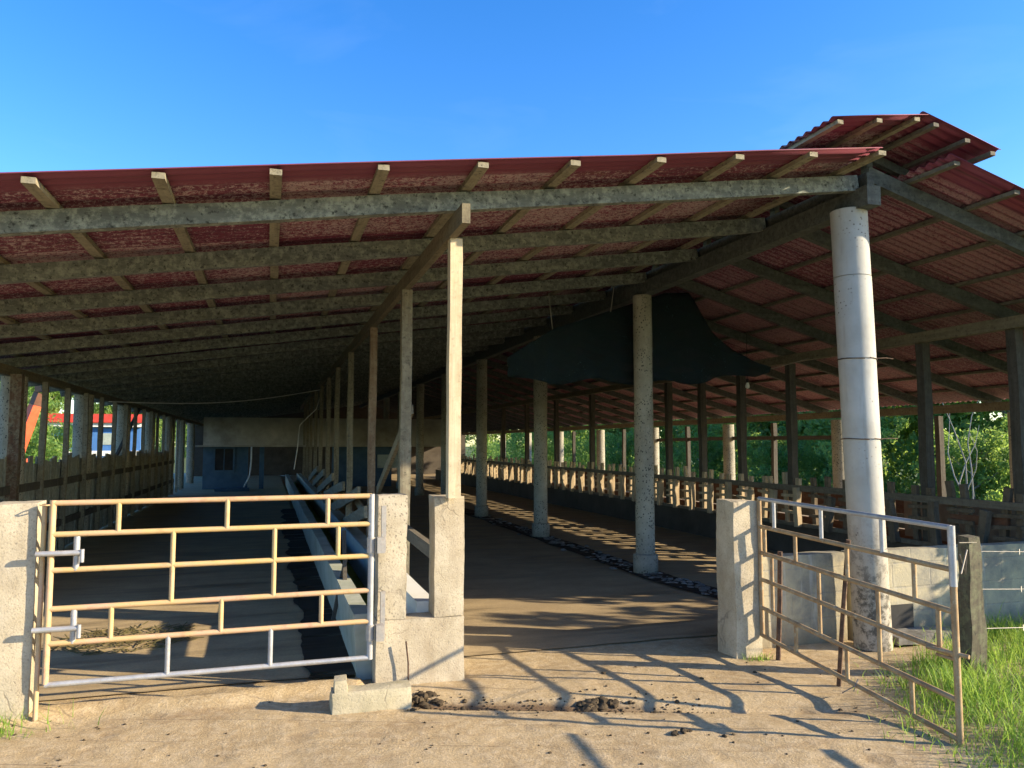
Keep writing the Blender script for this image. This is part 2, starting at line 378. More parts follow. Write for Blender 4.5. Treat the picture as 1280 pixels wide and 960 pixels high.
M['brown']=plain('brown paint',(.10,.045,.025),(.14,.06,.035),4,.6)
M['black']=plain('black rubber',(.012,.012,.014),(.025,.025,.028),6,.6)
M['blue']=plain('blue painted wall',(.05,.15,.38),(.07,.19,.44),2,.7,(.05,.10,.2),.3)
M['door_blue']=plain('faded blue door',(.04,.09,.15),(.07,.13,.19),3,.6,(.04,.06,.08),.5)
M['red']=plain('red roof sheet',(.50,.045,.03),(.58,.07,.05),3,.6)
M['slab']=plain('grey cement lintel',(.30,.28,.23),(.50,.47,.40),.9,.55,(.13,.115,.095),.6)
M['glass']=plain('dusty window',(.30,.36,.33),(.40,.45,.40),3,.2)
M['bulb']=plain('bulb glass',(.7,.7,.66),(.75,.75,.7),4,.15)
M['ply']=plain('weathered plywood',(.22,.16,.11),(.30,.22,.15),3,.8,(.12,.09,.06),.4)
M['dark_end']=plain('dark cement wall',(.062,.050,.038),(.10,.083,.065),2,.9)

# ------------------------------------------------------------------ setting: ground
def hgt(x,y):
    """relief of the yard in front of the barn"""
    z=.012*noise.noise(Vector((x*.9,y*1.1,0)))+.006*noise.noise(Vector((x*3.5,y*4,2)))+.004*noise.noise(Vector((x*11,y*13,5)))
    # shallow gutter across the apron, its bed falling away from the camera
    gy=5.19-.347*x; d=y-gy
    if x>.6: z-=.045*math.exp(-(d/.10)**2)*min(1,(x-.6)*3)*max(0,min(1,(3.6-x)*2))
    if d>0: z-=.0*d
    # worn lip at the lane entrance
    if -1.45<x<.62:
        z+=.055*math.exp(-((y-5.27-.05*math.sin(x*5))/.10)**2)
    if y<3.5: z-=.02*(3.5-y)
    if x>3.6: z+=.05*min(1,(x-3.6)/1.2)*max(0,min(1,(5-y)))
    f=min(1,max(0,(5.9-y)/.5)); 
    return z*f
m=MB(); S=90.
m.add([(-S*4,-S*2,-.16),(S*4,-S*2,-.16),(S*4,S*6,-.16),(-S*4,S*6,-.16)],[(0,1,2,3)])
m.build('ground',M['field'],kind='structure')
m=MB(); x0,x1,y0,y1=-7.,9.5,-2.5,6.0; st=.05; nx=int((x1-x0)/st); ny=int((y1-y0)/st)
vs=[(x0+i*st,y0+j*st,hgt(x0+i*st,y0+j*st)) for j in range(ny+1) for i in range(nx+1)]
fs=[(j*(nx+1)+i,j*(nx+1)+i+1,(j+1)*(nx+1)+i+1,(j+1)*(nx+1)+i) for j in range(ny) for i in range(nx)]
m.add(vs,fs,True); 
m.add([(x0,y0,-.16),(x1,y0,-.16),(x1,y0,hgt(x1,y0)),(x0,y0,hgt(x0,y0))],[(0,1,2,3)])
m.build('yard',M['yard'],kind='structure')
def sheet(name,x0,x1,y0,y1,z,mat,st=.25,amp=.006):
    m=MB(); nx=int((x1-x0)/st); ny=int((y1-y0)/st)
    vs=[]
    for j in range(ny+1):
        for i in range(nx+1):
            x=x0+(x1-x0)*i/nx; y=y0+(y1-y0)*j/ny
            e=.03*noise.noise(Vector((x*4,1,1))) if j==0 else 0
            vs.append((x,y+e,z+amp*noise.noise(Vector((x*1.7,y*1.7,4)))))
    m.add(vs,[(j*(nx+1)+i,j*(nx+1)+i+1,(j+1)*(nx+1)+i+1,(j+1)*(nx+1)+i) for j in range(ny) for i in range(nx)],True)
    return m.build(name,mat,kind='structure')
sheet('barn_floor',1.06,12,5.75,46,.012,M['floor'])
sheet('lane_floor',-5.5,.52,5.55,46,.012,M['lane'])
sheet('barn_subfloor',-5.6,12.2,5.95,47,-.03,M['floor'],1.0,0)

# ------------------------------------------------------------------ the barn
Y0,Y1=4.45,41.
RS=1.22; ry=[4.95+RS*i for i in range(30)]
def zl(x): return 3.34+.1426*(x-1.54)          # top of left rafters
def zr(x): return 3.75-.28*(x-4.88)            # top of right rafters
barn=thing('cattle_barn','long open cattle barn with rusty red corrugated roof on concrete columns and wooden posts','barn',(4.5,5.1,0))
def corr(name,xa,xb,zf,ya,yb,nseg=5,pitch=.095,amp=.011,dz=.0,sag=0):
    m=MB(); n=int((yb-ya)/pitch*6); vs=[]; 
    for j in range(n+1):
        y=ya+(yb-ya)*j/n; c=amp*math.sin(2*math.pi*(y-ya)/pitch)
        for i in range(nseg+1):
            x=xa+(xb-xa)*i/nseg
            vs.append((x,y,zf(x)+dz+c+.006*noise.noise(Vector((x*1.1,y*.9,7)))))
    k=nseg+1
    m.add(vs,[(j*k+i,(j+1)*k+i,(j+1)*k+i+1,j*k+i+1) for j in range(n) for i in range(nseg)],True)
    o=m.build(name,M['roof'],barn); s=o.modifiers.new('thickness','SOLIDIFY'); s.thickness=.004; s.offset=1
    return o
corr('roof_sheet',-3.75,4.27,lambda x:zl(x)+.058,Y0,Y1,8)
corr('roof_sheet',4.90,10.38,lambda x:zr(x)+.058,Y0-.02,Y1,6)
zm=lambda x:(4.075+.16*(x-4.64)) if x<4.64 else 4.075-.29*(x-4.64)
corr('ridge_vent_sheet',3.80,4.66,zm,Y0-.05,Y1,2)
corr('ridge_vent_sheet',4.62,5.36,zm,Y0-.05,Y1,2,dz=.014)
for i,y in enumerate(ry):
    m=MB(); m.beam((-3.7,y,zl(-3.7)-.065),(4.46,y,zl(4.46)-.065),.07,.125,segs=14,wob=.010,seed=i); m.build('rafter',M['rafter'],barn)
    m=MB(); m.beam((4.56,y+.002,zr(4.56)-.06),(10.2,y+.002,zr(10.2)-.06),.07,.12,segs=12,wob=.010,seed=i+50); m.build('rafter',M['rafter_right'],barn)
    if i<14:
        m=MB()
        m.box((4.66,y+.09,3.86),(.06,.07,.34)); m.beam((3.84,y+.09,zm(3.84)-.09),(4.64,y+.09,zm(4.6)-.085),.05,.07); m.beam((4.64,y+.092,zm(4.64)-.085),(5.32,y+.092,zm(5.32)-.09),.05,.07)
        m.build('vent_frame',M['rafter_right'],barn)
for i in range(13):
    x=-3.05+.613*i-.02
    m=MB(); m.beam((x,Y0+.02,zl(x)+.026),(x,Y1,zl(x)+.026),.068,.034,segs=40,wob=.010,seed=i+100); m.build('purlin',M['purlin'],barn)
for i in range(9):
    x=4.98+.60*i
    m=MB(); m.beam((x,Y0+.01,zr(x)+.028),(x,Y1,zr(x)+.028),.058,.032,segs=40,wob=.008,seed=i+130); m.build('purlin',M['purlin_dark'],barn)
for i,x in enumerate((3.87,4.22,4.57,4.75,5.05,5.30)):
    z=zm(x)-.034
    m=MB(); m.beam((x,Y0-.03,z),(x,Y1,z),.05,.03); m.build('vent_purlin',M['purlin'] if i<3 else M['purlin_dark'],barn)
m=MB(); m.beam((4.50,4.80,3.56),(4.50,Y1,3.56),.13,.16,segs=30,wob=.008,seed=9); m.beam((4.53,4.86,3.72),(4.53,Y1,3.72),.07,.10,segs=20,wob=.01,seed=19); m.build('ridge_beam',M['rafter_right'],barn)
m=MB(); m.beam((1.17,4.72,3.085),(1.17,33,3.085),.055,.13,segs=30,wob=.006,seed=4); m.build('wall_plate',M['plate'],barn)
m=MB(); m.beam((7.22,5.0,2.84),(7.22,Y1,2.84),.06,.12,segs=30,wob=.006,seed=5); m.build('wall_plate',M['plate'],barn)
m=MB(); m.beam((-3.1,4.9,2.50),(-3.1,Y1,2.50),.07,.12,segs=30,wob=.006,seed=6); m.build('wall_plate',M['plate'],barn)
m=MB(); m.beam((10.05,5.0,2.14),(10.05,Y1,2.14),.07,.12,segs=30,wob=.006,seed=7); m.build('wall_plate',M['plate'],barn)
# columns: concrete-filled pipe cast in ring lengths
def column(x,y,h,r,mat,rings,base=True,seed=0,lean=0):
    m=MB(); zz=0.
    if base: m.lathe((x,y,0),[(r+.035,0),(r+.036,.12),(r+.034,.24)],40); m.lathe((x,y,0),[(r+.034,.24),(r+.004,.252)],40); zz=.25
    edges=sorted([zz]+[q for q in rings if q>zz+.1]+[h])
    m.lathe((x,y,0),[(r-.012,zz),(r-.012,h-.01)],32)
    for a,b in zip(edges,edges[1:]):
        j=.006*noise.noise(Vector((seed,a*3,1))); n=6; ox=.004*noise.noise(Vector((seed,a*5,9)))
        pr=[(r+j+.004*noise.noise(Vector((seed,a+(b-a)*i/n,4))),a+.003+(b-a-.006)*i/n) for i in range(n+1)]
        m.lathe((x+ox,y,0),pr,40)
    if lean: m.v=[(v[0]+lean*v[2],v[1],v[2]) for v in m.v]
    return m.build('column',mat,barn)
cy=[5.06,8.72,12.6,16.5,20.2,23.9,27.6,31.3]
column(4.57,cy[0],3.50,.142,M['column_white'],[.78,1.64,2.28,2.95],False,1,-.026)
m=MB()
for z in (1.64,2.28):
    cx=4.57-.026*z; r=.149; pts=[(cx+r*math.cos(q*.4),5.06+r*math.sin(q*.4),z+.004*math.sin(q)) for q in range(-4,12)]; m.tube(pts,.0035,5); m.tube([(cx+r*.55,5.06-r*.85,z),(cx+r+.02,5.06-r*.9,z+.005),(cx+r+.10,5.06-r*.8,z+.002)],.0035,5)
m.build('tie_wire',M['rust_dark'],barn)
for i,y in enumerate(cy[1:]): column(4.47,y,3.48,.118,M['column'],[.85,1.22,1.95,2.15,2.75],True,i+2)
for i in range(7): column(-3.10,11.1+3.8*i,2.45,.15,M['column'],[.9,1.55,2.1],False,i+20)
for i in range(8): column(10.05,8.2+3.6*i,2.05,.13,M['column'],[.9,1.5],False,i+40)
# wooden posts
def post(x,y,z0,z1,w,mat,seed,d=None):
    m=MB(); m.beam((x,y,z0),(x,y,z1),w,d or w,segs=12,wob=.012 if seed!=1 else .005,seed=seed); return m.build('post',mat,barn)
o=post(1.195,5.14,1.235,3.02,.085,M['post_new'],1); o['label']='pale sawn timber post on the concrete pier'
for i,y in enumerate((7.0,9.4,12.1,14.55,16.9,19.3,21.7,24.1,26.5,28.9)):
    post(1.17,y,0,3.02,.095 if i==0 else .085,M['post_warm'] if i==1 else M['post'],i+3)
for i in range(16): post(-2.93,10.6+RS*i,0,2.44,.07 if i else .12,M['post_rust'] if i==0 else M['post'],i+30)
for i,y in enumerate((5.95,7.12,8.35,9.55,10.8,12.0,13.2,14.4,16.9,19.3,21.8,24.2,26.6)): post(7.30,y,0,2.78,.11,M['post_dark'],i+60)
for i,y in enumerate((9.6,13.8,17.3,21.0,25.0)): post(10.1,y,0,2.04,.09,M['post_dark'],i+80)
m=MB(); m.beam((10.1,11.8,1.72),(10.1,15.5,1.73),.05,.08); m.build('tie_rail',M['post_dark'],barn)
m=MB(); m.beam((10.1,15.6,1.73),(10.1,19.5,1.70),.05,.08); m.build('tie_rail',M['post_dark'],barn)
m=MB(); m.beam((1.235,7.05,1.92),(1.235,9.25,1.05),.04,.09); m.build('brace',M['post'],barn)
m=MB(); m.beam((-3.02,17.2,1.2),(-3.02,20.2,2.42),.05,.07); m.build('brace',M['post_dark'],barn)
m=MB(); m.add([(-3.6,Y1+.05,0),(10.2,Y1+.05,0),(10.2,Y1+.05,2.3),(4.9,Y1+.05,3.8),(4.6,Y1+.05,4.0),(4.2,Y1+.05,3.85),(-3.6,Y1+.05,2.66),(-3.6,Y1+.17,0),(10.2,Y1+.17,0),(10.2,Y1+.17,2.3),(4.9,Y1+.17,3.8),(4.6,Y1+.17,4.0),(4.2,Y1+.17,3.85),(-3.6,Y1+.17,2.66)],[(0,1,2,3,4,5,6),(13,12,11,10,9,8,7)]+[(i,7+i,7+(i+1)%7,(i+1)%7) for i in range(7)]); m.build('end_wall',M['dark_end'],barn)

# ------------------------------------------------------------------ gate piers and walls
o=MB(); o.rough((-1.415,5.29,.615),(.25,.22,1.29),.045,.011,3,.97); p=o.build('gate_pier',M['pier'])
tag(p,'thick rough concrete pier carrying the hinges of the closed gate at far left','pier')
m=MB(); m.rough((-1.78,5.36,.46),(.40,.26,.94),.06,.014,8); p=m.build('wall_stub',M['pier'])
tag(p,'lower crumbling concrete wall stub against the left gate pier','wall')
pr=thing('double_gate_pier','U-shaped concrete pier block with two square pillars between the gates','pier',(1.0,5.3,0))
m=MB(); m.rough((.995,5.31,.215),(.60,.20,.43),.05,.006,5); m.build('base_block',M['pier'],pr)
m=MB(); m.rough((.80,5.31,.842),(.20,.19,.828),.045,.009,6); m.build('pillar',M['pier_lichen'],pr)
m=MB(); m.rough((1.185,5.31,.835),(.21,.198,.815),.045,.006,7); m.build('pillar',M['pier'],pr)
m=MB(); m.tube([(.905,5.17,.02),(.902,5.165,.16),(.885,5.16,.30)],.006,6); p=m.build('rebar',M['rust_dark'],pr)
m=MB(); m.rough((.62,4.84,.055),(.48,.14,.15),.04,.012,9); 
m.rough((.435,4.84,.15),(.08,.13,.10),.04,.012,10); p=m.build('kerb_block',M['kerb'])
tag(p,'short mossy broken concrete kerb lying before the double pier','kerb')
m=MB(); m.rough((3.47,5.22,.57),(.24,.26,1.20),.045,.010,12,.94); p=m.build('gate_post',M['pier'])
tag(p,'square pale concrete post holding the hinges of the open gate','gate post')
m=MB(); m.rough((4.06,5.36,.34),(.95,.14,.74),.07,.006,14); m.rough((7.2,5.36,.34),(5.2,.14,.74),.08,.006,15)
p=m.build('block_wall',M['wall']); tag(p,'low limewashed concrete block wall behind the open gate and white column','wall')
m=MB(); m.box((5.12,5.20,.03),(.62,.26,.07)); m.rough((4.9,5.10,.05),(.30,.24,.07),.05,.01,16); p=m.build('drain_slab',M['stone'])
tag(p,'broken concrete slab at the dark drain hole beside the white column','slab')
m=MB(); m.box((5.06,5.283,.16),(.26,.02,.20)); p=m.build('drain_opening',M['black'])
tag(p,'dark square drain opening at the foot of the block wall','drain')
# leaning fence post with wire
m=MB(); m.beam((4.62,4.22,-.05),(4.60,4.16,.97),.11,.10,segs=12,wob=.016,seed=2)
m.v=[(4.6+(v[0]-4.6)*(1.35-.5*v[2]),4.19+(v[1]-4.19)*(1.3-.45*v[2]),v[2]) for v in m.v]
p=m.build('fence_post',M['post_old']); tag(p,'tapered grey mossy wooden fence post at the end of the open gate','post')
for z,za,lab in ((.86,.80,'topmost wire strand running right from the mossy fence post'),(.60,.58,'middle wire strand running right from the mossy fence post'),(.34,.30,'lowest wire strand running right from the mossy fence post')):
    m=MB(); pts=[Vector((4.66,4.17,z)).lerp(Vector((9.3,4.05,za)),i/12)+Vector((0,0,-.05*math.sin(math.pi*i/12)+.008*noise.noise(Vector((i*1.3,z*9,0))))) for i in range(13)]
    m.tube(pts,.0028,5)
    for i in range(1,12):
        a=pts[i]; m.tube([a+Vector((-.012,0,.018)),a+Vector((.012,.004,-.018))],  .002,4); m.tube([a+Vector((.012,.01,.018)),a+Vector((-.012,-.01,-.018))],.002,4)
    p=m.build('barbed_wire',M['wire']); tag(p,lab,'wire','wire strands of the right hand fence')
m=MB(); m.tube([(4.60,4.13,.93),(4.2,3.75,.99),(3.62,3.34,1.06)],.003,5); m.tube([(3.60,3.32,1.0),(3.70,3.38,.88),(3.66,3.33,1.02),(3.58,3.30,.9)],.004,5)
p=m.build('tie_wire',M['wire']); tag(p,'twist of wire tying the open gate end to the fence post','wire')

# ------------------------------------------------------------------ gates
lg=thing('pipe_gate','closed cream painted pipe gate with brick pattern bars across the left lane','gate',(-1.23,5.22,0),'steel pipe gates')
gz=[1.255,1.07,.86,.635,.435,.20]; GX0,GX1,GY=-1.225,.655,5.13
k=GY/5.22
def gx(x): return x*k
def gzz(z): return 1.6+(z-1.6)*k
gz=[gzz(z) for z in gz]; a,b=gx(GX0),gx(GX1)
for i,z in enumerate(gz):
    m=MB(); m.tube([(a-.002,GY,z-.006),((a+b)/2,GY+.004,z-.004),(b-.0,GY,z)],.0165,10)
    m.build('rail',M['galv'] if i==5 else M['gate_pink'] if i in (0,3,4) else M['gate_cream'],lg)
m=MB(); m.tube([(a,GY,gz[5]),(a,GY,gz[0]+.01)],.018,10); m.build('stile',M['gate_pink'],lg)
m=MB(); m.tube([(b,GY,gz[5]-.01),(b,GY,gz[0]+.012)],.0195,10); m.build('stile',M['galv'],lg)
for x,i,j in ((-.87,1,0),(-.25,1,0),(.37,1,0),(-.56,3,1),(.04,3,1),(.44,2,1),(-.89,4,3),(-.27,4,3),(.34,4,3),(-.57,5,4),(.03,5,4)):
    m=MB(); m.tube([(gx(x),GY,gz[i]),(gx(x),GY,gz[j])],.0145,8); m.build('upright',M['galv'] if i==5 else M['gate_cream'],lg)
for z0,z1,zb in ((.88,1.05,.955),(.455,.62,.515)):
    m=MB(); z0,z1,zb=gzz(z0),gzz(z1),gzz(zb); x=gx(-1.09)
    m.tube([(x,GY-.0,z0-.03),(x,GY,z1)],.017,10); m.tube([(gx(-1.30),GY-.02,zb),(x+.04,GY-.022,zb)],.016,10); m.tube([(x+.035,GY-.03,zb-.055),(x+.035,GY-.03,zb+.02)],.012,8); m.build('hinge',M['galv'],lg)
for z in (.93,.36):
    z=gzz(z); m=MB(); m.tube([(b,GY,z-.05),(b,GY,z+.05)],.027,12); m.box((b+.06,GY-.015,z),(.05,.06,.10)); m.box((b+.085,GY+.035,z+.10),(.03,.03,.30)); m.build('latch',M['hinge'],lg)
m=MB(); m.tube([(a-.05,GY+.03,.02),(a-.05,GY+.03,1.25)],.014,8); m.tube([(a-.03,GY,1.24)]+[(a-.04+.03*math.cos(q),GY+.03*math.sin(q),1.245) for q in (1,2,3,4,5,6,7)],.004,5); m.build('hinge_pipe',M['gate_pink'],lg)

rg=thing('pipe_gate','open rusty pipe gate with a galvanised top rail swung out over the grass','gate',(3.56,5.06,0),'steel pipe gates')
Ha,Hb=(3.57,5.08),(3.545,3.32)
zh=[1.175,.965,.77,.57,.36,.155]; ze=[1.115,.89,.665,.435,.20,-.005]
ze=[z+.03 for z in ze]; zh=[z+.01 for z in zh]
def gp(y,i):
    t=(Ha[1]-y)/(Ha[1]-Hb[1]); return (Ha[0]+(Hb[0]-Ha[0])*t,y,zh[i]+(ze[i]-zh[i])*t)
for i in range(6):
    m=MB(); m.tube([gp(Ha[1],i),gp(4.2,i),gp(Hb[1],i)],.0155,10); m.build('rail',M['galv'] if i==0 else M['rust'],rg)
m=MB(); m.tube([gp(Ha[1],5),gp(Ha[1],0)],.017,10); m.build('stile',M['rust'],rg)
e=Vector(gp(Hb[1],5)); e0=Vector(gp(Hb[1],0)); em=e.lerp(e0,.72)
m=MB(); m.tube([e-Vector((0,0,.03)),em],.018,10); m.build('stile',M['rust'],rg)
m=MB(); m.tube([em,e0+Vector((0,0,.012))],.020,10); m.build('stile',M['galv'],rg)
for y,i,j in ((4.90,1,0),(4.38,1,0),(3.83,1,0),(5.02,2,1),(4.66,2,1),(4.14,2,1),(3.59,2,1),(4.94,4,2),(4.42,4,2),(3.88,4,2),(3.43,3,2),(5.02,5,4),(4.68,5,4),(4.17,5,4),(3.64,5,4)):
    m=MB(); m.tube([gp(y,i),gp(y,j)],.0135,8); m.build('upright',M['galv'] if j==0 else M['rust'],rg)
m=MB(); q=Vector(gp(3.42,3)); m.tube([q+Vector((-.05,.05,.01)),q+Vector((.02,-.16,.0))],.012,8); m.tube([q+Vector((0,.03,-.03)),q+Vector((0,-.10,-.03))],.010,8); m.build('latch',M['rust'],rg)
m=MB(); q=Vector(gp(4.1,5)); m.tube([q+Vector((.01,.03,-.05)),q+Vector((.02,0,.03)),q+Vector((-.02,-.02,.0)),q+Vector((-.06,.05,-.06))],.004,5); m.build('tie_wire',M['wire'],rg)
m=MB(); m.tube([(3.635,4.35,-.03),(3.60,4.25,.45),(3.59,4.16,.98)],.015,6); p=m.build('steel_stake',M['rust_dark']); tag(p,'dark bent steel stake propping the middle of the open gate','stake')
m=MB(); m.tube([(3.63,4.98,-.02),(3.645,4.96,.45),(3.65,4.95,.80)],.018,6); p=m.build('steel_stake',M['rust_dark']); tag(p,'dark upright stake close beside the concrete post of the open gate','stake')

# ------------------------------------------------------------------ feed trough of the left lane
tr=thing('feed_trough','long pale limewashed concrete trough beside the dark left lane','trough',(.8,5.5,0))
m=MB()
L=[(.60,0),(.57,.44),(.69,.44),(.73,.16),(.96,.16),(1.0,.50),(1.14,.50),(1.16,0)]
ys=[5.42+i*.5 for i in range(52)]
def prof(seq,ys=ys):
    mm=MB(); n=len(seq); vs=[]
    for y in ys:
        for x,z in seq: vs.append((x+.008*noise.noise(Vector((x*9,y*1.3,z))),y,z+.010*noise.noise(Vector((y*1.1,x*5,2)))))
    fs=[(j*n+i,(j+1)*n+i,(j+1)*n+(i+1)%n,j*n+(i+1)%n) for j in range(len(ys)-1) for i in range(n)]
    fs += [tuple(range(n)),tuple(range((len(ys)-1)*n,len(ys)*n))[::-1]]
    mm.add(vs,fs); return mm
prof([(.60,0),(.57,.44),(.69,.44),(.73,.10),(.73,0)]).build('side_wall',M['trough'],tr)
prof([(.97,0),(1.0,.50),(1.14,.50),(1.16,0)],ys[:4]).build('side_wall',M['white'],tr)
prof([(.97,0),(1.0,.48),(1.14,.48),(1.16,0)],ys[3:]).build('side_wall',M['trough'],tr)
prof([(.732,0),(.732,.14),(.968,.14),(.968,0)]).build('bed',M['algae'],tr)
m=MB(); m.box((.955,9.9,.34),(.02,5.6,.36)); m.build('lining_board',M['trough_blue'],tr)
for yy in (5.62,):
    m=MB(); m.beam((1.17,5.45,.80),(1.17,7.0,.83),.05,.10); p=m.build('rail',M['plank']); tag(p,'weathered plank rail between the two pillars above the white trough edge','rail')
labs=['nearest slanting board by the trough, behind the rusty post','second slanting board along the trough behind the gate','third slanting board along the trough, grey and short','fourth slanting board along the trough, deep in shade','fifth slanting board along the trough, at the cable end','last slanting board along the trough, barely visible in the dark']
for i,(ya,za,yb,zb) in enumerate(((9.3,.80,11.9,.40),(10.1,.98,14.4,.42),(12.3,.95,16.0,.58),(14.5,1.0,18,.55),(16.9,1.0,20,.6),(19.3,1.0,22.5,.6))):
    m=MB(); m.beam((1.10,ya,za),(1.06,yb,zb),.04,.14,segs=6,wob=.012,seed=i); p=m.build('stall_board',M['brace']); tag(p,labs[i],'board','slanting boards along the trough')
cl=['first crossing board low behind the trough','second crossing board low behind the trough, in deep shade']
for i,(ya,za,yb,zb) in enumerate(((9.5,.55,12.0,.80),(12.2,.5,14.6,.8))):
    m=MB(); m.beam((1.24,ya,za),(1.24,yb,zb),.035,.12); p=m.build('crossing_board',M['brace']); tag(p,cl[i],'board')
m=MB(); m.beam((.63,6.75,.35),(.66,7.15,.80),.035,.06,segs=5,wob=.02,seed=3); m.beam((.55,6.85,.10),(.64,6.9,.60),.03,.05,segs=5,wob=.02,seed=4)
p=m.build('leaning_stick',M['post_dark']); tag(p,'dark stick propped against the trough side behind the closed gate','stick')

# ------------------------------------------------------------------ right-hand feed fence
kb=MB(); 
for i in range(1): kb.rough((7.26,20.0,.22),(.16,29.0,.46),.35,.008,21)
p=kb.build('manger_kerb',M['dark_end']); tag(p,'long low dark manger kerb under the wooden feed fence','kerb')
ff=thing('feed_fence','long wooden feed fence of upright boards above the dark manger kerb','fence',(7.2,5.6,0))
for z,w,x in ((.985,.075,7.15),(.475,.05,7.17)):
    m=MB(); m.beam((x,5.5,z-.01),(x,33,z),.045,w,segs=40,wob=.012,seed=int(z*100)); m.build('rail',M['plank'],ff)
rnd=random.Random(4); y=5.75; i=0
while y<33 and i<48:
    near=y<9.2; k=.12 if near else .05; m=MB()
    for dx,dy,z0,w,d in ((7.10,0,.94,.07,.085),(7.235,.19,1.13,.05,.075),(7.235,.40,1.16,.05,.075)):
        t=rnd.uniform(-k,k); m.beam((dx,y+dy,.44),(dx,y+dy+t,z0+rnd.uniform(-.05,.05)),w,d,(0,1,0),5,.014,i*3+int(dy*10))
    for z in (.62,.75,.87): m.beam((7.185,y+.13,z+rnd.uniform(-.02,.02)),(7.185,y+.46,z+rnd.uniform(-.02,.02)),.035,.04)
    m.build('stall_slats',M['upright_near'] if near else M['stanchion'],ff); y+=.57+rnd.uniform(-.03,.03); i+=1
m=MB(); m.box((7.95,7.0,.66),(.03,2.3,.50)); p=m.build('plywood_panel',M['ply']); tag(p,'weathered plywood panel leaning behind the feed fence at far right','panel')
pl=['reddish brown plank behind the feed fence nearest the right edge','reddish brown plank behind the feed fence beside the white column']
for j,(ya,yb,z) in enumerate(((6.05,6.75,.80),(7.7,8.5,.86))):
    m=MB(); m.beam((7.22,ya,z),(7.22,yb,z-.02),.04,.10); p=m.build('red_plank',M['red_plank']); tag(p,pl[j],'plank')
# low plank wall added to keep the gaps of the feed fence dark
pw=thing('added_plank_wall','low plank wall added behind the wooden feed fence to keep its gaps dark','wall',(8.35,8,0))
for i,z in enumerate((.12,.33,.54,.74)):
    m=MB(); m.beam((8.35,6.1,z),(8.35,34,z),.03,.195,segs=30,wob=.006,seed=i+3); m.build('plank',M['red_plank'] if i%2 else M['plank'],pw)
# ------------------------------------------------------------------ left board fence
lf=thing('board_fence','grey uneven vertical board fence along the left side of the lane','fence',(-3.0,9,0))
rnd=random.Random(8); y=8.6; i=0
while y<27 and i<96:
    w=rnd.uniform(.15,.20); top=1.38+rnd.uniform(-.07,.09); m=MB(); m.beam((-3.0+rnd.uniform(-.008,.008),y+w/2,.03),(-3.0,y+w/2+rnd.uniform(-.01,.01),top),w-.012,.025,(1,0,0),3,.006,i); m.build('board',M['board_grey'],lf); y+=w; i+=1
for z in (1.05,.45):
    m=MB(); m.beam((-2.955,8.6,z),(-2.955,27,z-.02),.045,.10,segs=20,wob=.01,seed=int(z*10)); m.build('rail',M['post_dark'],lf)

# ------------------------------------------------------------------ milking room at the far end of the lane
mr=thing('milking_room','small room with grey cement lintel and blue walls deep in the dark barn','room',(0,29,0))
m=MB(); m.box((2.0,29.1,2.05),(8.5,.22,.98)); m.build('lintel',M['slab'],mr)
m=MB(); m.box((2.0,28.75,1.53),(8.9,.9,.06)); m.build('shelf_slab',M['slab'],mr)
m=MB(); m.box((-1.5,29.2,.75),(1.5,.15,1.5)); w1=m.build('wall',M['door_blue'],mr)
m=MB(); m.box((-.28,29.1,.75),(.16,.30,1.5)); m.build('pillar',M['door_blue'],mr)
m=MB(); m.box((-1.55,29.115,1.05),(.60,.02,.75)); m.build('window',M['black'],w1)
m=MB(); [m.box((-1.55+dx,29.095,1.05+dz),d) for dx,dz,d in ((-.33,0,(.06,.06,.87)),(.33,0,(.06,.06,.87)),(0,.405,(.60,.055,.06)),(0,-.405,(.60,.055,.06)),(0,0,(.03,.05,.75)))]; m.build('window_frame',M['door_blue'],w1)
m=MB(); m.box((3.3,29.35,.75),(2.2,.15,1.5)); w2=m.build('wall',M['door_blue'],mr)
m=MB(); m.box((4.3,29.2,.95),(.9,.06,.5)); m.build('window',M['glass'],w2)
m=MB(); m.tube([(-.62,28.2,1.5),(-.62,28.18,1.0),(-.66,28.15,.5),(-.85,28.1,.1),(-1.1,28.1,.03)],.025,8); p=m.build('hose',M['cable']); tag(p,'pale hose hanging down in front of the blue milking room wall','hose')
m=MB(); m.rough((-1.2,27.8,.06),(1.1,.5,.12),.12,.02,3); p=m.build('feed_sack',M['door_blue']); tag(p,'flat blue sack lying on the floor before the blue wall','sack')
# cable
m=MB(); pts=[]
A=Vector((-3.0,16.5,2.42)); B=Vector((1.17,19.3,2.93))
for i in range(15): t=i/14; pts.append(A.lerp(B,t)+Vector((0,0,-.16*math.sin(math.pi*t))))
pts += [(1.12,19.3,2.7),(1.05,19.3,2.45),(.85,19.2,2.25),(.66,19.1,2.05),(.62,19.1,1.5),(.55,19.0,1.0)]
m.tube(pts,.011,6); p=m.build('electric_cable',M['cable']); tag(p,'pale sagging cable strung across the lane under the roof','cable')
# shade net
m=MB(); top=[(2.75,2.66),(3.35,3.04),(4.1,3.30),(4.9,3.58),(5.30,3.62),(5.45,3.38),(5.65,3.12),(5.95,2.88),(6.25,2.73),(6.55,2.66)]; bot=[(2.75,2.40),(3.3,2.37),(4.0,2.40),(4.7,2.38),(5.4,2.43),(6.0,2.50),(6.55,2.60)]
def interp(c,x):
    for (a,za),(b,zb) in zip(c,c[1:]):
        if a<=x<=b: return za+(zb-za)*(x-a)/(b-a)
    return c[-1][1] if x>c[-1][0] else c[0][1]
n=60;k=20; vs=[]
for i in range(n+1):
    x=2.75+3.8*i/n; zt,zb=interp(top,x),interp(bot,x)
    for j in range(k+1):
        t=j/k; z=zt+(zb-zt)*t+.03*math.sin(x*6.5+1)*t
        vs.append((x,8.98+.10*noise.noise(Vector((x*2.2,z*.9,0)))+.045*math.sin(x*11+2*noise.noise(Vector((x,z,3))))*(.2+t),z-.04*noise.noise(Vector((x*2,1,1)))*t))
